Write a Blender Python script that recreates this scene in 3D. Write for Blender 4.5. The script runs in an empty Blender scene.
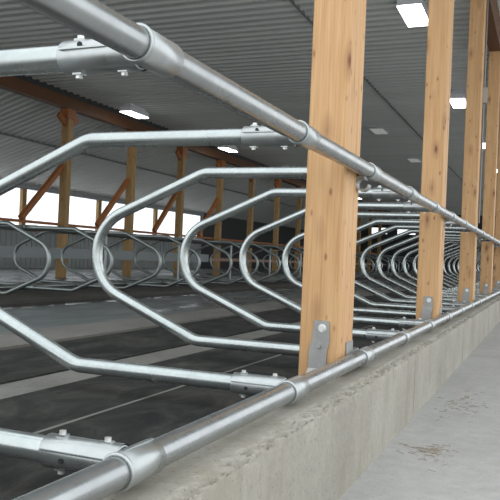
import bpy, math, random
from mathutils import Vector, Matrix, noise
random.seed(7)
sc = bpy.context.scene
COL = sc.collection
PI = math.pi

# ------------------------------------------------------------------ mesh helpers
class MB:
    def __init__(s): s.v = []; s.f = []; s.sm = []
    def add(s, vs, fs, smooth=False):
        o = len(s.v); s.v += [tuple(v) for v in vs]
        for f in fs: s.f.append([i + o for i in f]); s.sm.append(smooth)
    def box(s, x0, x1, y0, y1, z0, z1):
        vs = [(x, y, z) for x in (x0, x1) for y in (y0, y1) for z in (z0, z1)]
        s.add(vs, [(0, 1, 3, 2), (4, 6, 7, 5), (0, 4, 5, 1), (2, 3, 7, 6), (0, 2, 6, 4), (1, 5, 7, 3)])
    def bbox(s, x0, x1, y0, y1, z0, z1, b):
        # box with chamfered edges along Z (timber arrises)
        pr = [(x0 + b, y0), (x1 - b, y0), (x1, y0 + b), (x1, y1 - b), (x1 - b, y1), (x0 + b, y1), (x0, y1 - b), (x0, y0 + b)]
        n = 8
        vs = [(x, y, z0) for x, y in pr] + [(x, y, z1) for x, y in pr]
        fs = [(i, (i + 1) % n, n + (i + 1) % n, n + i) for i in range(n)] + [tuple(range(n - 1, -1, -1)), tuple(range(n, 2 * n))]
        s.add(vs, fs)
    def tube(s, pts, r, seg=14, cap=True):
        pts = [Vector(p) for p in pts]; n = len(pts)
        t0 = (pts[1] - pts[0]).normalized()
        a = Vector((0, 0, 1)) if abs(t0.z) < .9 else Vector((1, 0, 0))
        u = (a - t0 * a.dot(t0)).normalized()
        vs = []
        for i, p in enumerate(pts):
            if i == 0: t = t0
            elif i == n - 1: t = (pts[-1] - pts[-2]).normalized()
            else: t = ((pts[i + 1] - p).normalized() + (p - pts[i - 1]).normalized()).normalized()
            u = (u - t * u.dot(t)).normalized(); w = t.cross(u)
            rr = r[i] if isinstance(r, (list, tuple)) else r
            for k in range(seg):
                an = 2 * PI * k / seg
                vs.append(p + u * (rr * math.cos(an)) + w * (rr * math.sin(an)))
        fs = []
        for i in range(n - 1):
            for k in range(seg):
                k2 = (k + 1) % seg
                fs.append((i * seg + k, i * seg + k2, (i + 1) * seg + k2, (i + 1) * seg + k))
        s.add(vs, fs, True)
        if cap:
            s.add(vs[:seg], [tuple(range(seg - 1, -1, -1))]); s.add(vs[-seg:], [tuple(range(seg))])
    def cyl(s, p0, p1, r, seg=14, cap=True): s.tube([p0, p1], r, seg, cap)
    def ring(s, p0, p1, ro, ri, seg=18, bev=.004):
        # hollow pipe collar with rounded lips
        p0 = Vector(p0); p1 = Vector(p1); d = (p1 - p0).normalized()
        prof = [(0, ri), (0, ro - bev), (bev, ro), (1, ro), (2, ro - bev), (2, ri)]
        L = (p1 - p0).length
        pos = {0: 0, bev: bev, 1: L - bev, 2: L}
        a = Vector((0, 0, 1)) if abs(d.z) < .9 else Vector((1, 0, 0))
        u = (a - d * a.dot(d)).normalized(); w = d.cross(u)
        vs = []
        for t, r in prof:
            for k in range(seg):
                an = 2 * PI * k / seg
                vs.append(p0 + d * pos[t] + u * (r * math.cos(an)) + w * (r * math.sin(an)))
        fs = []
        m = len(prof)
        for i in range(m):
            j = (i + 1) % m
            for k in range(seg):
                k2 = (k + 1) % seg
                fs.append((i * seg + k, i * seg + k2, j * seg + k2, j * seg + k))
        s.add(vs, fs, True)
    def bar(s, a, b, w, h, up=(0, 0, 1)):
        a = Vector(a); b = Vector(b); d = (b - a).normalized(); up = Vector(up)
        u = d.cross(up).normalized() * (w / 2); v = u.cross(d).normalized() * (h / 2)
        vs = [q + x * u + y * v for q in (a, b) for x in (-1, 1) for y in (-1, 1)]
        s.add(vs, [(0, 1, 3, 2), (4, 6, 7, 5), (0, 4, 5, 1), (2, 3, 7, 6), (0, 2, 6, 4), (1, 5, 7, 3)])
    def mesh(s, name, mat):
        me = bpy.data.meshes.new(name); me.from_pydata(s.v, [], s.f)
        me.polygons.foreach_set('use_smooth', s.sm); me.update()
        import bmesh
        b = bmesh.new(); b.from_mesh(me); bmesh.ops.recalc_face_normals(b, faces=b.faces[:]); b.to_mesh(me); b.free()
        me.materials.append(mat)
        return me
    def build(s, name, mat, parent=None, loc=None):
        o = bpy.data.objects.new(name, s.mesh(name, mat)); COL.objects.link(o)
        if parent: o.parent = parent
        if loc: o.location = loc
        return o

def fillet(pts, radii, n=8):
    pts = [Vector(p) for p in pts]; out = [pts[0]]
    for i in range(1, len(pts) - 1):
        p, a, b = pts[i], pts[i - 1], pts[i + 1]
        da = (a - p).normalized(); db = (b - p).normalized(); r = radii[i - 1]
        th = da.angle(db); tl = r / math.tan(th / 2)
        c = p + (da + db).normalized() * (r / math.sin(th / 2))
        s = p + da * tl; e = p + db * tl
        for k in range(n + 1):
            q = s.lerp(e, k / n) - c
            out.append(c + q.normalized() * r)
    out.append(pts[-1]); return out

def thing(name, label, cat, loc=(0, 0, 0), rz=0, group=None):
    o = bpy.data.objects.new(name, None); COL.objects.link(o); o.empty_display_size = .1
    o.location = loc; o.rotation_euler = (0, 0, rz); tag(o, label, cat, group); return o
def tag(o, label, cat, group=None, kind=None):
    o['label'] = label; o['category'] = cat
    if group: o['group'] = group
    if kind: o['kind'] = kind
    return o
def struct(o, label=None):
    o['kind'] = 'structure'
    if label: o['label'] = label
    return o
def dup(root, loc, rz, label, group=None):
    r = root.copy(); COL.objects.link(r); r.location = loc; r.rotation_euler = (0, 0, rz); r['label'] = label
    if group: r['group'] = group
    for ch in list(root.children):
        c = ch.copy(); COL.objects.link(c); c.parent = r
        for g in list(ch.children):
            d = g.copy(); COL.objects.link(d); d.parent = c
    return r

# ------------------------------------------------------------------ materials
class NT:
    def __init__(s, name):
        s.m = bpy.data.materials.new(name); s.m.use_nodes = True; s.t = s.m.node_tree
        s.b = s.t.nodes['Principled BSDF']
    def n(s, typ, **k):
        o = s.t.nodes.new(typ)
        for a, v in k.items():
            if a in o.inputs: o.inputs[a].default_value = v
            else: setattr(o, a, v)
        return o
    def l(s, a, b): s.t.links.new(a, b)
    def coord(s, scale=(1, 1, 1), rnd=True, kind='Object'):
        c = s.n('ShaderNodeTexCoord'); mp = s.n('ShaderNodeMapping'); mp.inputs['Scale'].default_value = scale
        src = c.outputs[kind]
        if rnd:
            oi = s.n('ShaderNodeObjectInfo'); ml = s.n('ShaderNodeMath', operation='MULTIPLY'); ml.inputs[1].default_value = 37.
            s.l(oi.outputs['Random'], ml.inputs[0]); ad = s.n('ShaderNodeVectorMath', operation='ADD')
            s.l(src, ad.inputs[0]); s.l(ml.outputs[0], ad.inputs[1]); src = ad.outputs[0]
        s.l(src, mp.inputs['Vector']); return mp.outputs[0]
    def noise(s, vec, scale=5., detail=4., rough=.55, dist=0.):
        o = s.n('ShaderNodeTexNoise'); o.inputs['Scale'].default_value = scale; o.inputs['Detail'].default_value = detail
        o.inputs['Roughness'].default_value = rough; o.inputs['Distortion'].default_value = dist
        s.l(vec, o.inputs['Vector']); return o.outputs['Fac']
    def ramp(s, fac, stops):
        o = s.n('ShaderNodeValToRGB'); e = o.color_ramp.elements
        while len(e) < len(stops): e.new(.5)
        for i, (p, c) in enumerate(stops):
            e[i].position = p; e[i].color = (*c, 1) if len(c) == 3 else c
        s.l(fac, o.inputs['Fac']); return o.outputs['Color']
    def mix(s, fac, a, b, mode='MIX'):
        o = s.n('ShaderNodeMix', data_type='RGBA', blend_type=mode)
        for sock, v in ((o.inputs[0], fac), (o.inputs[6], a), (o.inputs[7], b)):
            if isinstance(v, (int, float)): sock.default_value = v
            elif isinstance(v, tuple): sock.default_value = (*v, 1) if len(v) == 3 else v
            else: s.l(v, sock)
        return o.outputs[2]
    def bump(s, h, strength=.2, dist=.01):
        o = s.n('ShaderNodeBump'); o.inputs['Strength'].default_value = strength; o.inputs['Distance'].default_value = dist
        s.l(h, o.inputs['Height']); s.l(o.outputs[0], s.b.inputs['Normal'])
    def set(s, **k):
        for a, v in k.items():
            a = a.replace('_', ' ')
            if isinstance(v, (int, float)): s.b.inputs[a].default_value = v
            elif isinstance(v, tuple): s.b.inputs[a].default_value = (*v, 1) if len(v) == 3 else v
            else: s.l(v, s.b.inputs[a])
        return s.m
def g(x): return (x, x, x)

def mat_galv(name, tint=(1, 1, 1), lo=.36, hi=.56, rough=(.3, .5)):
    t = NT(name); v = t.coord()
    vo = t.n('ShaderNodeTexVoronoi'); vo.inputs['Scale'].default_value = 60.; t.l(v, vo.inputs['Vector'])
    sp = t.ramp(vo.outputs['Color'], [(0, tuple(lo * c for c in tint)), (1, tuple(hi * c for c in tint))])
    n2 = t.noise(v, 9, 5)
    mid = (lo + hi) / 2; c = t.mix(.7, sp, t.ramp(n2, [(.3, tuple(mid * .8 * c for c in tint)), (.75, tuple(mid * 1.18 * c for c in tint))])); c = t.mix(.4, c, tuple(mid * q for q in tint))
    r = t.ramp(t.noise(v, 7, 3), [(.3, g(rough[0])), (.7, g(rough[1]))])
    t.bump(t.noise(v, 12, 2), .02, .002)
    return t.set(Base_Color=c, Metallic=.85, Roughness=r)
GALV = mat_galv('galvanised_tube', (.93, 1.01, 1.0), .42, .66, (.2, .34))
CLAMP = mat_galv('galvanised_casting', (.95, 1.0, 1.0), .42, .62, (.24, .42))
RAIL = mat_galv('galvanised_rail', (.95, .99, 1.0), .34, .50, (.22, .36))
GALVF = mat_galv('darker_far_tube', (.9, 1.0, .98), .26, .42, (.3, .45))  # darker, rougher galvanised steel for the far row
STRAP = mat_galv('hot_dip_strap', (1, 1, .97), .34, .52, (.5, .7))
BOLT = NT('bright_bolt').set(Base_Color=(.8, .8, .78), Metallic=.7, Roughness=.4)
DARKPIN = NT('dark_bolt_hole').set(Base_Color=(.015, .015, .015), Roughness=.7)

def mat_wood(name, cs, dark, knot=(.2, .07, .03), kn=.105):
    t = NT(name)
    v = t.coord((9, 9, .55)); f = t.noise(v, 3.2, 6, .6, .6)
    c = t.ramp(f, [(.25, cs[0]), (.5, cs[1]), (.75, cs[2])])
    v2 = t.coord((60, 60, 1.2)); c = t.mix(.35, c, t.ramp(t.noise(v2, 2, 4), [(.35, dark), (.65, cs[2])]))
    v3 = t.coord((6.5, 6.5, 2.4)); vo = t.n('ShaderNodeTexVoronoi'); vo.inputs['Scale'].default_value = 1.15
    t.l(v3, vo.inputs['Vector'])
    k = t.ramp(vo.outputs['Distance'], [(kn * .55, g(1)), (kn * 1.3, g(.35)), (kn * 3, g(0))])
    c = t.mix(k, c, knot)
    v4 = t.coord((17, 17, 7)); vo2 = t.n('ShaderNodeTexVoronoi'); vo2.inputs['Scale'].default_value = 1.; t.l(v4, vo2.inputs['Vector'])
    c = t.mix(t.ramp(vo2.outputs['Distance'], [(.07, g(.8)), (.17, g(0))]), c, tuple(q * 1.3 for q in knot))
    t.bump(t.noise(v2, 3, 3), .12, .003)
    return t.set(Base_Color=c, Roughness=.62)
WOOD = mat_wood('new_timber', [(.52, .275, .115), (.63, .37, .17), (.72, .46, .24)], (.46, .24, .095))
WOODPINK = mat_wood('pink_timber', [(.32, .2, .14), (.4, .26, .19), (.46, .31, .23)], (.28, .17, .12))
WOODOLD = mat_wood('aged_timber', [(.30, .17, .06), (.42, .26, .10), (.50, .33, .14)], (.26, .14, .05))
WOODRED = mat_wood('orange_timber', [(.26, .085, .02), (.38, .135, .035), (.46, .18, .055)], (.22, .07, .02))
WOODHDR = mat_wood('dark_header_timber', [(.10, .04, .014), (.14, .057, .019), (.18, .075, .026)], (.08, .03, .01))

def mat_concrete(name, a, b, c, stain=None, streak=False, rough=.85, sc_=1.):
    t = NT(name); v = t.coord(rnd=False)
    n1 = t.noise(v, .9 * sc_, 8, .62); n2 = t.noise(v, 14 * sc_, 6, .65)
    col = t.ramp(n1, [(.3, a), (.52, b), (.72, c)])
    col = t.mix(.35, col, t.ramp(n2, [(.3, tuple(x * .72 for x in b)), (.7, tuple(min(1, x * 1.22) for x in b))]))
    if streak:
        v2 = t.coord((.8, 1.6, .6), rnd=False); n3 = t.noise(v2, 3, 7, .65, .4)
        m = t.ramp(n3, [(.5, g(0)), (.72, g(.5))]); col = t.mix(m, col, stain)
    elif stain:
        n3 = t.noise(v, 1.7, 6, .7, .8); m = t.ramp(n3, [(.52, g(0)), (.72, g(.5))]); col = t.mix(m, col, stain)
    sp = t.noise(v, 90, 2); col = t.mix(t.ramp(sp, [(.62, g(0)), (.70, g(.5))]), col, tuple(x * .45 for x in a))
    t.bump(t.noise(v, 38, 6, .65), .25, .006)
    return t.set(Base_Color=col, Roughness=rough)
FLOOR = mat_concrete('alley_concrete', (.37, .365, .35), (.44, .435, .42), (.50, .495, .48), (.32, .30, .265), rough=.7)
CURB = mat_concrete('curb_concrete', (.28, .262, .22), (.375, .355, .305), (.49, .467, .41), (.25, .21, .14), streak=True, sc_=2.2)
BEDC = mat_concrete('dusty_concrete', (.11, .11, .1), (.17, .165, .15), (.23, .225, .205), (.07, .068, .06))
FARBED = mat_concrete('shade_toned_bed', (.045, .043, .037), (.075, .07, .062), (.11, .105, .095), (.04, .035, .03))  # dark brown bed; the curb's shadow and wet line are put into this tone
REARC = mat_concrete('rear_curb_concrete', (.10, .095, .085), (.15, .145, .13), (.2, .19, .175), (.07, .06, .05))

t = NT('wet_alley_concrete'); v = t.coord(rnd=False)
n1 = t.noise(t.coord((1.0, .25, 1), rnd=False), 1.3, 6, .6)
t.bump(t.noise(v, 30, 4), .05, .004)
WET = t.set(Base_Color=t.ramp(n1, [(.3, (.10, .118, .12)), (.7, (.16, .178, .178))]), Roughness=t.ramp(n1, [(.42, g(.22)), (.6, g(.6))]))

WATER = NT('standing_water').set(Base_Color=(.02, .025, .025), Roughness=.06, Specular_IOR_Level=.6)
t = NT('black_rubber'); v = t.coord(rnd=False)
n1 = t.noise(t.coord((1.6, .8, 1), rnd=False), 3.2, 8, .7, .6)
c = t.ramp(n1, [(.36, (.010, .011, .011)), (.48, (.022, .023, .021)), (.60, (.042, .041, .036)), (.76, (.085, .082, .07))])
t.bump(t.noise(v, 45, 4), .3, .004)
MAT = t.set(Base_Color=c, Roughness=.9, Specular_IOR_Level=.25)

t = NT('ceiling_steel'); v = t.coord((.15, 1.2, 1), rnd=False)
CEIL = t.set(Base_Color=t.ramp(t.noise(v, 1.2, 4), [(.3, (.66, .685, .675)), (.7, (.76, .78, .77))]), Metallic=.0, Roughness=.38)
SEAM = NT('dark_seam_trim').set(Base_Color=(.2, .205, .205), Roughness=.6)  # dark joint trim between ceiling sheets
t = NT('wall_steel'); WALL = t.set(Base_Color=t.ramp(t.noise(t.coord((.3, .3, 1), rnd=False), 1, 4), [(.3, (.30, .325, .325)), (.7, (.40, .425, .425))]), Roughness=.55)
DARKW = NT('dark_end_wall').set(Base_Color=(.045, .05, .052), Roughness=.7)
BOARD = NT('grey_barrier_steel').set(Base_Color=(.30, .33, .34), Metallic=.1, Roughness=.5)
HOUSING = NT('lamp_housing').set(Base_Color=(.82, .85, .9), Roughness=.45)
t = NT('lamp_diffuser'); LAMP = t.set(Base_Color=(.9, .9, .9), Emission_Color=(1, .985, .95), Emission_Strength=7.)
DIMLAMP = NT('weak_diffuser').set(Base_Color=(.8, .82, .8), Roughness=.4, Emission_Color=(.95, 1, .95), Emission_Strength=.16)
CONDUIT = NT('grey_conduit').set(Base_Color=(.25, .25, .25), Metallic=.4, Roughness=.5)
BOXGREY = NT('junction_box_grey').set(Base_Color=(.42, .43, .43), Roughness=.6)
STRAW = NT('straw').set(Base_Color=(.34, .26, .19), Roughness=.8)
FRAME = NT('pale_window_frame').set(Base_Color=(.85, .85, .83), Roughness=.6)
# translucent curtain panes: thin white film that passes daylight
m = bpy.data.materials.new('window_film'); m.use_nodes = True; tr = m.node_tree; tr.nodes.clear()
o_ = tr.nodes.new('ShaderNodeOutputMaterial'); a_ = tr.nodes.new('ShaderNodeBsdfTranslucent'); b_ = tr.nodes.new('ShaderNodeBsdfTransparent')
a_.inputs[0].default_value = (.9, .92, .93, 1); b_.inputs[0].default_value = (.97, .98, 1, 1)
x_ = tr.nodes.new('ShaderNodeMixShader'); x_.inputs[0].default_value = .12
tr.links.new(b_.outputs[0], x_.inputs[1]); tr.links.new(a_.outputs[0], x_.inputs[2]); tr.links.new(x_.outputs[0], o_.inputs[0])
FILM = m

# ------------------------------------------------------------------ camera (solved from the photograph's vanishing points)
cx, cz, yaw, pitch, roll, foc = .8369, .4754, .3872, .0089, .0435, 730.0
fw = Vector((-math.sin(yaw) * math.cos(pitch), math.cos(yaw) * math.cos(pitch), math.sin(pitch)))
rt = Vector((math.cos(yaw), math.sin(yaw), 0)); up = rt.cross(fw)
r2 = rt * math.cos(roll) + up * math.sin(roll); u2 = -rt * math.sin(roll) + up * math.cos(roll)
cd = bpy.data.cameras.new('camera'); cam = bpy.data.objects.new('camera', cd); COL.objects.link(cam)
M = Matrix((r2, u2, -fw)).transposed().to_4x4(); M.translation = Vector((cx, 0, cz)); cam.matrix_world = M
cd.sensor_width = 36; cd.lens = foc / 500 * 36; cd.clip_start = .05; cd.clip_end = 300
sc.camera = cam

# ------------------------------------------------------------------ setting
Y0, Y1 = -3.0, 62.0
FZ = -.443
b = MB(); b.box(.12, 9, Y0, Y1, FZ - .15, FZ); struct(b.build('floor', FLOOR), 'pale grey concrete feed alley floor')
# curb: cast profile with a chipped outer edge
def curb():
    b = MB(); ys = []; y = Y0
    while y < Y1:
        ys.append(y); y += .012 if .9 < y < 5 else (.03 if y < 10 else (.12 if y < 20 else 2.))
    ys.append(Y1)
    xs = [-.037, -.03, -.02, .02, .05, .062, .074, .086, .096, .106, .114, .121, .1275]
    zs = [-.066, -.074, -.084, -.1, -.15, -.25, -.35, -.42, -.5]
    prof = [(-.037, -.5), (-.037, -.1)] + [(x, -.062) for x in xs] + [(.1282, z) for z in zs]
    vs = []
    nx = len(xs)
    for y in ys:
        lim = .062 + .022 * noise.noise(Vector((y * 2.3, 3, 0))) + .012 * noise.noise(Vector((y * 9, 7, 0)))
        for i, (x, z) in enumerate(prof):
            w = max(0., min(1., (x - lim) / .012)) if z > -.0621 else max(0., 1 - (-.062 - z) / .03)
            if 2 <= i < 2 + nx + 4 and w > 0:
                n1 = noise.noise(Vector((x * 42, y * 34, z * 42))); n2 = noise.noise(Vector((x * 22, y * 15, 5))); n3 = noise.noise(Vector((x * 110, y * 95, 2)))
                nn = .75 * n1 + .6 * n2 + .35 * n3; q = max(0., min(1., (nn - .02) / .16)); q = q * q * (3 - 2 * q); d = .002 + .017 * q + .005 * n3 + .004 * n2
                edge = .5 + .5 * max(0, (x - .09) / .0385)
                z -= w * max(-.004, d) * (1 if z > -.0621 else .3)
                if x > .118: x -= w * edge * max(0, .003 + .014 * n2 + .008 * n1)
            elif 1 < i < 2 + nx: z += .0012 * noise.noise(Vector((x * 15, y * 12, 3)))
            vs.append((x, y, z))
    n = len(prof)
    fs = [(i * n + k, i * n + k + 1, (i + 1) * n + k + 1, (i + 1) * n + k) for i in range(len(ys) - 1) for k in range(n - 1)]
    fs += [tuple(range(n)), tuple((len(ys) - 1) * n + k for k in range(n - 1, -1, -1))]
    b.add(vs, fs, False)
    for y in (4.42, 7.15, 10.4): b.box(.127, .130, y, y + .008, -.44, -.10)
    return struct(b.build('curb', CURB), 'concrete curb with chipped edge under the bottom rail')
curb()
b = MB(); b.box(-1.95, -.038, Y0, Y1, -.4, -.125); b.box(-.617, -.603, Y0, 45, -.126, -.0985); b.box(-1.27, -1.04, Y0, 45, -.126, -.108); struct(b.build('stall_bed', BEDC), 'dusty concrete stall bed under the dividers')
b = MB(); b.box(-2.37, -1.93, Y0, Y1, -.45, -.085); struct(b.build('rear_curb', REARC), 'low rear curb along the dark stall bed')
b = MB(); b.box(-5.76, -2.36, Y0, Y1, -.5, -.30); struct(b.build('alley_floor', WET), 'wet dark concrete alley between the stall rows')
b = MB(); vs = []; ny = 240
for i in range(ny + 1):
    y = 3 + i * .1
    wd = .50 + .07 * noise.noise(Vector((y * .9, 4, 0))) + .04 * noise.noise(Vector((y * 3.1, 1, 0)))
    vs += [(-5.752, y, -.2985), (-5.752 + max(.015, wd), y, -.2985)]
b.add(vs, [(2 * i, 2 * i + 1, 2 * i + 3, 2 * i + 2) for i in range(ny)])
struct(b.build('puddle', WATER), 'thin bright strip of water along the far curb')
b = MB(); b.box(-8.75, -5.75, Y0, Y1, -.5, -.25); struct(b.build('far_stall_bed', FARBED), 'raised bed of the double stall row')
b = MB(); b.box(-17.3, -8.74, Y0, Y1, -.5, -.30); struct(b.build('far_alley_floor', WET), 'dark concrete floor beyond the double stall row')
# rubber mats on the near bed; the first one is cut out round the posts
PXR, PW, PD, PY, PS = -.0405, .19, .266, 3.2797, 3.3
for x0, x1, lab in ((-.603, -.04, 'black rubber mat strip running along the inside of the curb'),
                    (-1.04, -.617, 'black rubber mat strip between thin pale seam and wide pale concrete band'),
                    (-1.925, -1.27, 'black rubber mat strip beside the low rear curb')):
    b = MB()
    if x1 > -.1:
        b.box(x0, PXR - PW - .004, Y0, 45, -.125, -.1)
        ya = Y0
        for k in range(13):
            yb = PY + PS * k - .004 if k < 12 else 45
            b.box(PXR - PW - .004, x1, ya, yb, -.125, -.1); ya = yb + PD + .008
    else: b.box(x0, x1, Y0, 45, -.125, -.1)
    tag(b.build('rubber_mat', MAT), lab, 'mat', 'rubber mats on the stall bed')

# ceiling of ribbed steel: flat main span and a sloped outer span over the side aisle
def ribbed(prof, p0, p1, ya, yb, period, h, name, mat):
    # sheet from p0=(x,z) to p1=(x,z); ribs run across X, repeat in Y, project downward
    b = MB(); ys = []; y = ya
    while y < yb:
        for dy, d in prof: ys.append((y + dy * period, d * h))
        y += period
    vs = []
    for y, d in ys: vs += [(p0[0], y, p0[1] - d), (p1[0], y, p1[1] - d)]
    b.add(vs, [(2 * i, 2 * i + 1, 2 * i + 3, 2 * i + 2) for i in range(len(ys) - 1)])
    return b.build(name, mat)
RIB = [(0, 0), (.55, 0), (.68, 1), (.87, 1)]
CZ = 4.66
HBT = 4.503
c1 = struct(ribbed(RIB, (3.4, CZ), (-11.3, CZ), 4.0, 62, .28, .04, 'ceiling', CEIL), 'grey ribbed steel ceiling')
c2 = struct(ribbed(RIB, (-11.25, 4.62), (-17.2, 2.74), 4.0, 62, .28, .04, 'ceiling', CEIL), 'sloped ribbed steel ceiling over the far side aisle')
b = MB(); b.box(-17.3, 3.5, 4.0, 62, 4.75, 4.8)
b.box(-11.42, -11.08, 4, 62, HBT, 4.75); struct(b.build('roof_deck_shade_strip', DARKW))  # dark strip over the far header, added to imitate the shadow band there
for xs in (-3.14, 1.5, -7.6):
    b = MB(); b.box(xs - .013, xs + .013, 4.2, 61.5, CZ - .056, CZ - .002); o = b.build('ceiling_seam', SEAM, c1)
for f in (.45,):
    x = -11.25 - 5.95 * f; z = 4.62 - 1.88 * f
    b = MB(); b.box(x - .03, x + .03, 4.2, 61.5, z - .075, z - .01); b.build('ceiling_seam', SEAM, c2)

# side wall with a band of curtain windows, built round its openings
WX = -17.0; SILL, HEAD, WY0, WY1 = 1.05, 2.62, 9.0, 36.6
b = MB()
y = 4.0
while y < WY1 - .2:
    b.box(WX - .12, WX, y, y + .21, -.45, SILL); b.box(WX - .12, WX + .025, y + .21, y + .28, -.45, SILL); y += .28
b.box(WX - .12, WX, 4, WY0, SILL, 2.95); b.box(WX - .12, WX, WY0, WY1, HEAD, 2.95)
struct(b.build('wall_left', WALL), 'grey ribbed steel side wall below and around the windows')
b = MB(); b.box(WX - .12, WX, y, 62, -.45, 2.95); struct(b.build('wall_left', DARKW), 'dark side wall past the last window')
b = MB(); b.box(WX - .13, WX + .06, WY0, WY1, HEAD - .02, HEAD + .16); struct(b.build('trim_1', BOARD))
mull = [21.6 - 4.87 * k for k in (2, 1)] + [21.6 + 4.87 * k for k in range(0, 4)]
edges = [WY0] + [m_ for m_ in mull if WY0 + .5 < m_ < WY1 - .5] + [WY1]
for i in range(len(edges) - 1):
    ya, yb = edges[i], edges[i + 1]
    w = thing('window_%d' % (i + 1), 'bright curtain window bay in the far side wall', 'window', (WX, (ya + yb) / 2, SILL)); w['kind'] = 'structure'
    del w['category']
    hy = (yb - ya) / 2
    b = MB()
    for ya_, yb_ in ((-hy + .001, -hy + .11), (hy - .11, hy - .001)): b.box(-.1, .04, ya_, yb_, .05, HEAD - SILL - .025)
    b.box(-.1, .05, -hy + .001, hy - .001, .001, .05)
    b.build('window_frame', WOODOLD, w)
    b = MB(); b.box(-.075, -.07, -hy + .1, hy - .1, .04, HEAD - SILL - .01); b.build('pane', FILM, w)
    b = MB()
    n = 9
    for k in range(1, n): b.box(-.068, -.056, -hy + 2 * hy * k / n - .003, -hy + 2 * hy * k / n + .003, .04, HEAD - SILL)
    for k in range(1, 4): b.box(-.068, -.056, -hy, hy, (HEAD - SILL) * k / 4 - .003, (HEAD - SILL) * k / 4 + .003)
    b.build('curtain_mesh', FRAME, w)

# end wall with two high openings
b = MB(); op = [(-13.35, -11.9), (-11.05, -9.5)]; z0, z1 = 2.9, 3.42
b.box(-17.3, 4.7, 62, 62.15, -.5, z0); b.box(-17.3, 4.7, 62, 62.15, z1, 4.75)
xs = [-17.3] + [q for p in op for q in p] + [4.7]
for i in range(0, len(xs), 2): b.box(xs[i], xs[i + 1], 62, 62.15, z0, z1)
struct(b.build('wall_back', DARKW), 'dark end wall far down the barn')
for i, (xa, xb) in enumerate(op):
    b = MB(); b.box(xa, xb, 62.05, 62.06, z0, z1); struct(b.build('window_%d' % (11 + i), FILM), 'small high window in the dark end wall')

# ------------------------------------------------------------------ near stall row
S, YD, GAP = 1.1, 1.4254, .9248
RR, AR = .0355, .0314
def loop_pts(zt=GAP):
    P = [(-.03, 0, zt), (-.93, 0, zt), (-1.605, 0, zt - .297), (-1.605, 0, .285), (-.945, 0, 0), (-.03, 0, 0)]
    return fillet(P, [.16, .250, .250, .16], 12)
def clamp_mesh(hi):
    b = MB(); seg = 24 if hi else 12
    b.ring((0, -.072, 0), (0, .075, 0), .0415, .0358, seg, .003)
    b.ring((-.236, 0, 0), (-.03, 0, 0), .0395, .0317, seg, .003)
    if hi:
        # split-shell flange, ears and the saddle where the sleeve meets the collar
        b.box(-.228, -.03, -.0425, .0425, .009, .013)
        b.tube([(-.10, 0, 0), (-.06, 0, 0), (-.03, 0, 0)], [.0406, .041, .0415], seg, False)
        b.ring((0, -.076, 0), (0, -.066, 0), .0435, .0358, seg, .003)
        b.box(-.004, .004, -.06, .075, .036, .0432)
        for x in (-.196, -.072): b.box(x - .012, x + .012, -.011, .011, -.0425, .0425)
    return b
def bolt_mesh():
    b = MB(); b.cyl((0, 0, -.050), (0, 0, .046), .0045, 8)
    b.cyl((0, 0, .0415), (0, 0, .0505), .0088, 6); b.cyl((0, 0, -.0505), (0, 0, -.0415), .0088, 6); return b
bolt_me = bolt_mesh().mesh('bolt', BOLT)
pin = MB(); pin.cyl((0, -.0418, 0), (0, -.038, 0), .0065, 10); pin_me = pin.mesh('bolt_hole', DARKPIN)
def link(name, me, parent, loc=(0, 0, 0)):
    o = bpy.data.objects.new(name, me); COL.objects.link(o); o.parent = parent; o.location = loc; return o
def make_divider(hi, label, group, far=False):
    r = thing('stall_divider', label, 'stall divider', (0, 0, 0), 0, group)
    b = MB(); b.tube(loop_pts(), AR, 20 if hi else 9, True); b.build('loop_tube', GALVF if far else GALV, r)
    cm = clamp_mesh(hi).mesh('clamp', GALVF if far else CLAMP)
    for z in (GAP, 0):
        c = link('clamp', cm, r, (0, 0, z))
        if hi:
            for x in (-.196, -.072): link('bolt', bolt_me, c, (x, 0, 0))
            link('bolt_hole', pin_me, c, (-.17, 0, .018 if z else -.008))
    return r
ords = ['first', 'second', 'third', 'fourth', 'fifth', 'sixth', 'seventh', 'eighth', 'ninth', 'tenth', 'eleventh', 'twelfth', 'thirteenth', 'fourteenth', 'fifteenth', 'sixteenth']
NG = 'galvanised stall dividers on the near curb'
special = {0: 'nearest galvanised stall divider, only its arms and clamps in frame at left',
           1: 'second nearest galvanised stall divider, arms bending out of the left frame edge',
           2: 'large galvanised stall divider with the biggest whole rounded loop in view',
           3: 'galvanised divider whose loop nests just right of the biggest whole loop',
           4: 'galvanised divider with loop nose midway between biggest loop and nearest timber post',
           5: 'galvanised divider with loop nose just left of the nearest timber post'}
near = make_divider(True, special[0], NG); near.location = (0, YD, 0)
lowp = None
for k in range(1, 38):
    y = YD + S * k - (.0 if k < 6 else 0)
    if k in special: lab = special[k]
    elif k < 13: lab = 'galvanised stall divider on the near curb, %s counted from the camera' % ords[k]
    else: lab = 'tiny distant galvanised divider at the far end of the near stall row'
    if k < 13: dup(near, (0, y, 0), 0, lab, NG)
    else:
        if lowp is None: lowp = make_divider(False, lab, NG); lowp.location = (0, y, 0)
        else: dup(lowp, (0, y, 0), 0, lab, NG)
YE = YD + S * 37 + .3
for z, nm, lab in ((GAP, 'neck_rail', 'thick galvanised upper pipe rail crossing in front of the timber posts'),
                   (0, 'bottom_rail', 'thick galvanised bottom pipe rail along the top of the curb')):
    b = MB(); n = 30
    b.tube([(0, Y0 + .2, z), (0, YE, z)], RR, 32); tag(b.build(nm, RAIL), lab, 'rail')

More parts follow.
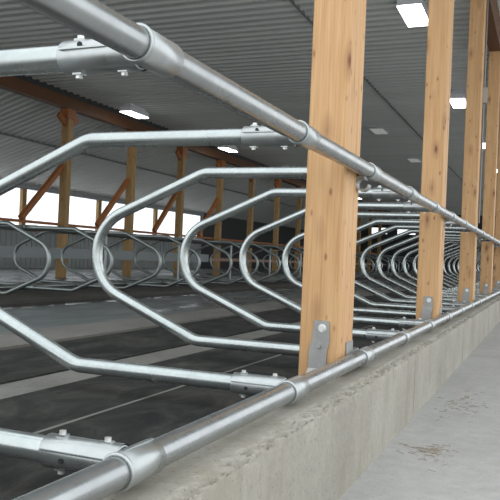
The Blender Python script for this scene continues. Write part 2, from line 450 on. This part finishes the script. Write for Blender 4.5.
# timber posts on the curb
def make_post(label, group):
    r = thing('timber_post', label, 'post', (0, 0, 0), 0, group)
    b = MB()
    d = PD / 3
    for k in range(3):
        b.bbox(PXR - PW, PXR - (0 if k != 1 else .0015), k * d, (k + 1) * d - .0008, -.124, 4.2, .008)
    b.build('laminated_timber', WOOD, r)
    # bent strap bracket on the camera-side face, held by a bolt
    b = MB()
    pts = [(-.122, -.004, .192), (-.124, -.004, .10), (-.135, -.006, .05), (-.136, -.008, -.03), (-.136, -.04, -.058)]
    wv = .043; th = .006
    vs = []
    for i, (x, y, z) in enumerate(pts):
        for sx in (-1, 1):
            for sy in (-1, 0): vs.append((x + sx * wv * (1 if i else .82), y + sy * th, z))
    fs = []
    for i in range(len(pts) - 1):
        a = i * 4; c = a + 4
        fs += [(a, a + 2, c + 2, c), (a + 1, c + 1, c + 3, a + 3), (a, c, c + 1, a + 1), (a + 2, a + 3, c + 3, c + 2)]
    fs += [(0, 1, 3, 2), (len(vs) - 4, len(vs) - 2, len(vs) - 1, len(vs) - 3)]
    b.add(vs, fs); st = b.build('strap_bracket', STRAP, r)
    b = MB(); b.cyl((-.118, -.022, .158), (-.118, -.006, .158), .013, 12); b.cyl((-.118, -.011, .158), (-.118, -.008, .158), .02, 12); b.build('bolt', BOLT, st)
    b = MB(); b.cyl((-.132, -.020, .075), (-.132, -.006, .075), .011, 6); b.build('bolt', STRAP, st)
    # side plate hugging the bottom rail
    b = MB(); b.box(PXR, PXR + .0038, PD - .13, PD - .005, -.05, .085); b.build('side_plate', STRAP, r)
    # rolled hook strap that hangs the neck rail on the post
    b = MB(); c = Vector((-.012, PD - .032, GAP - .075)); ring = []
    for k in range(15):
        an = math.radians(60 + 300 * k / 14); ring.append((c.x + .027 * math.cos(an), c.z + .027 * math.sin(an)))
    vs = []
    for (x, z) in ring:
        nx, nz = (x - c.x) / .027, (z - c.z) / .027
        for q in (0, 1):
            for yy in (-.03, .03): vs.append((x + q * .006 * nx, c.y + yy, z + q * .006 * nz))
    fs = []
    for i in range(14):
        a = i * 4; e = a + 4
        fs += [(a, a + 1, e + 1, e), (a + 2, e + 2, e + 3, a + 3), (a, e, e + 2, a + 2), (a + 1, a + 3, e + 3, e + 1)]
    fs += [(0, 2, 3, 1), (len(vs) - 4, len(vs) - 3, len(vs) - 1, len(vs) - 2)]
    b.add(vs, fs)
    b.box(PXR, .0, c.y - .03, c.y + .03, GAP - .052, GAP - .036); b.build('rail_hook', STRAP, r)
    return r
plab = ['nearest and widest timber post standing on the curb', 'second timber post along the curb from the camera', 'third timber post along the curb, carrying a grey conduit',
        'fourth timber post along the curb, near the right frame edge']
PG = 'timber posts on the near curb'
p0 = make_post(plab[0], PG); p0.location = (0, PY, 0)
for k in range(1, 12):
    dup(p0, (0, PY + PS * k, 0), 0, plab[k] if k < 4 else 'distant timber post farther along the curb, overlapped by nearer posts', PG)
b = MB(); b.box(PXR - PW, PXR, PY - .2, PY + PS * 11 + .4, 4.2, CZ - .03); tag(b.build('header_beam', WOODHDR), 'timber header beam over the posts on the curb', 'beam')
# conduit with box on the third post
yc = PY + 2 * PS + PD - .03
r = thing('conduit', 'grey electrical conduit with junction box on the third post', 'conduit', (PXR + .014, yc, 1.05))
b = MB(); b.cyl((0, 0, 0), (0, 0, 3.1), .012, 8); b.build('pipe', CONDUIT, r)
b = MB(); b.box(-.013, .04, -.03, .025, 1.60, 1.80); b.build('junction_box', BOXGREY, r)

# ------------------------------------------------------------------ double stall row across the alley
FS, FZ0 = 1.46, -.15
YF = 7.72 - 2 * FS
FG = {'a': 'dividers of the far double row facing the near stalls', 'b': 'dividers of the far double row facing the side wall'}
fa = None
XA, XB = -6.70, -6.95
cnt = 0
for side in ('a', 'b'):
    for k in range(0, 26):
        y = YF + FS * k + (0 if side == 'a' else .55)
        if side == 'a' and k == 2: lab = 'leftmost divider across the wet alley with its rounded nose toward us'
        elif side == 'a' and k == 4: lab = 'divider across the wet alley, its nose seen between the two big near loops'
        elif side == 'a': lab = 'small galvanised divider across the wet alley, nose toward the near stalls'
        else: lab = 'small galvanised divider across the wet alley, nose toward the windows'
        rz = 0 if side == 'b' else PI
        loc = ((XA if side == 'a' else XB), y, FZ0)
        if fa is None: fa = make_divider(False, lab, FG['a'], True); fa.location = loc; fa.rotation_euler = (0, 0, rz)
        else: dup(fa, loc, rz, lab, FG[side])
for X, z, lab in ((XA, GAP, 'upper pipe rail of the far row on its alley side'), (XA, 0, 'lower pipe rail of the far row on its alley side'),
                  (XB, GAP, 'upper pipe rail of the far row on its window side'), (XB, 0, 'lower pipe rail of the far row on its window side')):
    b = MB(); b.tube([(X, 3, FZ0 + z), (X, YF + FS * 26, FZ0 + z)], .03, 10); tag(b.build('pipe_rail', GALVF), lab, 'rail', 'pipe rails of the far double row')
# short stanchions carrying the far rails
ns = 0
for k in range(0, 13):
    y = YF + FS * 2 * k + 1.0
    b = MB(); b.cyl((0, 0, -.25), (0, 0, FZ0 + GAP + .08), .03, 10)
    o = b.build('rail_stanchion', GALVF, None, ((XA + XB) / 2, y, 0)); tag(o, 'short galvanised stanchion between the far row pipe rails', 'stanchion', 'stanchions of the far double row')

# ------------------------------------------------------------------ far line of posts, braces, header and rails
FX = -11.2
HB = 4.2
flab = ['leftmost far timber post in front of the bright windows', 'second far timber post from the left before the windows', 'third far timber post from the left before the windows']
def make_far_post(label, group):
    r = thing('far_timber_post', label, 'post', (0, 0, 0), 0, group)
    b = MB(); b.bbox(-.11, .11, -.10, .0, -.30, HB - .003, .006); b.bbox(-.11, .108, .001, .10, -.30, HB - .003, .006); b.build('laminated_timber', WOODOLD, r)
    # gusset haunch under the header
    b = MB()
    for s_ in (-1, 1): b.bar((0, s_ * .08, HB - .42), (0, s_ * .40, HB - .19), .15, .09, (1, 0, 0))
    b.box(-.125, .125, -.18, .18, HB - .26, HB - .004); b.build('haunch', WOODRED, r)
    # diagonal knee brace down to the girt rail
    b = MB(); b.bar((-.04, -.09, 2.68), (-.04, -1.66, 1.18), .12, .13, (1, 0, 0)); b.build('knee_brace', WOODRED, r)
    return r
FPG = 'far timber posts along the side aisle'
fp = None
for k in range(-2, 13):
    y = 16.2 + 3.3 * k
    lab = flab[k] if 0 <= k < 3 else 'far timber post in the dark stretch of the side aisle'
    if fp is None: fp = make_far_post(lab, FPG); fp.location = (FX, y, 0)
    else:
        q = dup(fp, (FX, y, 0), 0, lab, FPG)
        if k > 3:
            for ch in list(q.children):
                if ch.name.startswith('knee_brace'): bpy.data.objects.remove(ch)
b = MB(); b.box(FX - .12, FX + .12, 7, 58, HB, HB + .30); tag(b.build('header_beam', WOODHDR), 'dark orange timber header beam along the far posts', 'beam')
b = MB(); b.box(FX - .19, FX - .112, 7, 58, 1.08, 1.15); tag(b.build('girt_rail', WOODRED), 'horizontal timber rail across the far posts at window sill height', 'rail')
b = MB(); b.box(FX + .115, FX + .165, 7, 25, .20, .48)
tag(b.build('barrier_board', BOARD), 'long grey barrier board fixed low on the far posts', 'board')
b = MB(); b.box(FX + .115, FX + .165, 25.2, 58, .24, .36)
tag(b.build('barrier_board', WOODPINK), 'pinkish timber barrier board on the far posts past the windows', 'board')

# ------------------------------------------------------------------ ceiling lights
def make_light(label, group, lit=True):
    r = thing('ceiling_light', label, 'light', (0, 0, 0), 0, group)
    b = MB()
    top, bot = .14, .185
    vs = []
    for z, w, l in ((.26, .11, .40), (.19, .13, .43), (.15, .18, .50), (.02, .185, .505)):
        vs += [(-w, -l, z), (w, -l, z), (w, l, z), (-w, l, z)]
    fs = [(0, 3, 2, 1)]
    for i in range(3):
        for k in range(4): fs.append((i * 4 + k, i * 4 + (k + 1) % 4, i * 4 + 4 + (k + 1) % 4, i * 4 + 4 + k))
    fs.append((12, 13, 14, 15)); b.add(vs, fs)
    for y in (-.3, .3): b.box(-.02, .02, y - .02, y + .02, .05, .27)
    b.build('housing', HOUSING, r)
    b = MB(); b.box(-.178, .178, -.498, .498, 0, .03); b.build('diffuser', LAMP if lit else DIMLAMP, r)
    return r
LZ = CZ - .028 - .262
LG = 'lit ceiling lights'
L0 = make_light('bright ceiling light between the two nearest timber posts', LG); L0.location = (-1.25, 11.55, LZ)
dup(L0, (-1.28, 18.1, LZ), 0, 'bright ceiling light between the second and third timber posts', LG)
for k in range(2, 6): dup(L0, (-1.28, 11.55 + 6.55 * k, LZ), 0, 'distant lit ceiling light above the near stall row', LG)
dup(L0, (-10.25, 18.0, LZ), 0, 'lit ceiling light beside the far header, above the big pipes', LG)
dup(L0, (-10.25, 24.6, LZ), 0, 'lit ceiling light beside the far header, second from the left', LG)
for k in range(2, 5): dup(L0, (-10.25, 18. + 6.6 * k, LZ), 0, 'distant lit ceiling light along the far header', LG)
UG = 'dim ceiling lights'
U0 = make_light('dim grey ceiling light nearer the camera, right of nearest post', UG, False); U0.location = (-4.2, 22.6, CZ - .03 - .075); U0.scale = (1.1, .9, .28)
dup(U0, (-4.2, 29.2, CZ - .105), 0, 'dim grey ceiling light farther back in the middle row', UG)
dup(U0, (-4.2, 35.8, CZ - .105), 0, 'dim grey ceiling light farthest back in the middle row', UG)

# straw on the alley floor
def straw(cx_, cy_, n, rx, ry, label):
    b = MB()
    for _ in range(n):
        x = cx_ + random.gauss(0, rx); y = cy_ + random.gauss(0, ry); a = random.uniform(0, PI); l = random.uniform(.01, .035)
        z = FZ + random.uniform(.002, .005)
        x = max(x, .16 + l)
        l *= .7; b.cyl((x - l * math.cos(a), y - l * math.sin(a), z), (x + l * math.cos(a), y + l * math.sin(a), z), .0011, 4)
    tag(b.build('straw_litter', STRAW), label, 'straw', None, 'stuff')
straw(.33, 3.65, 70, .06, .12, 'loose brown straw bits on the floor by the curb foot, nearer patch')
straw(.36, 5.0, 70, .08, .22, 'loose brown straw bits on the floor by the curb foot, farther patch')

# ------------------------------------------------------------------ light: overcast sky through open side, open end and windows
w = bpy.data.worlds.new('overcast'); sc.world = w; w.use_nodes = True; nt = w.node_tree
bg = nt.nodes['Background']; tc = nt.nodes.new('ShaderNodeTexCoord'); sx = nt.nodes.new('ShaderNodeSeparateXYZ'); rp = nt.nodes.new('ShaderNodeValToRGB')
mp = nt.nodes.new('ShaderNodeMapRange'); mp.inputs['From Min'].default_value = -1
e = rp.color_ramp.elements; e[0].position = .45; e[0].color = (.5, .5, .48, 1); e[1].position = .52; e[1].color = (.95, .98, 1.0, 1)
n_ = e.new(1.0); n_.color = (.9, .96, 1.0, 1)
nt.links.new(tc.outputs['Generated'], sx.inputs[0]); nt.links.new(sx.outputs['Z'], mp.inputs['Value']); nt.links.new(mp.outputs[0], rp.inputs[0])
nt.links.new(rp.outputs[0], bg.inputs['Color']); bg.inputs['Strength'].default_value = 1.5

vs_ = sc.view_settings; vs_.view_transform = 'Standard'; vs_.look = 'None'; vs_.exposure = .22; vs_.gamma = 1; vs_.use_curve_mapping = False
sc.cycles.use_denoising = True
sc.cycles.max_bounces = 8; sc.cycles.diffuse_bounces = 5
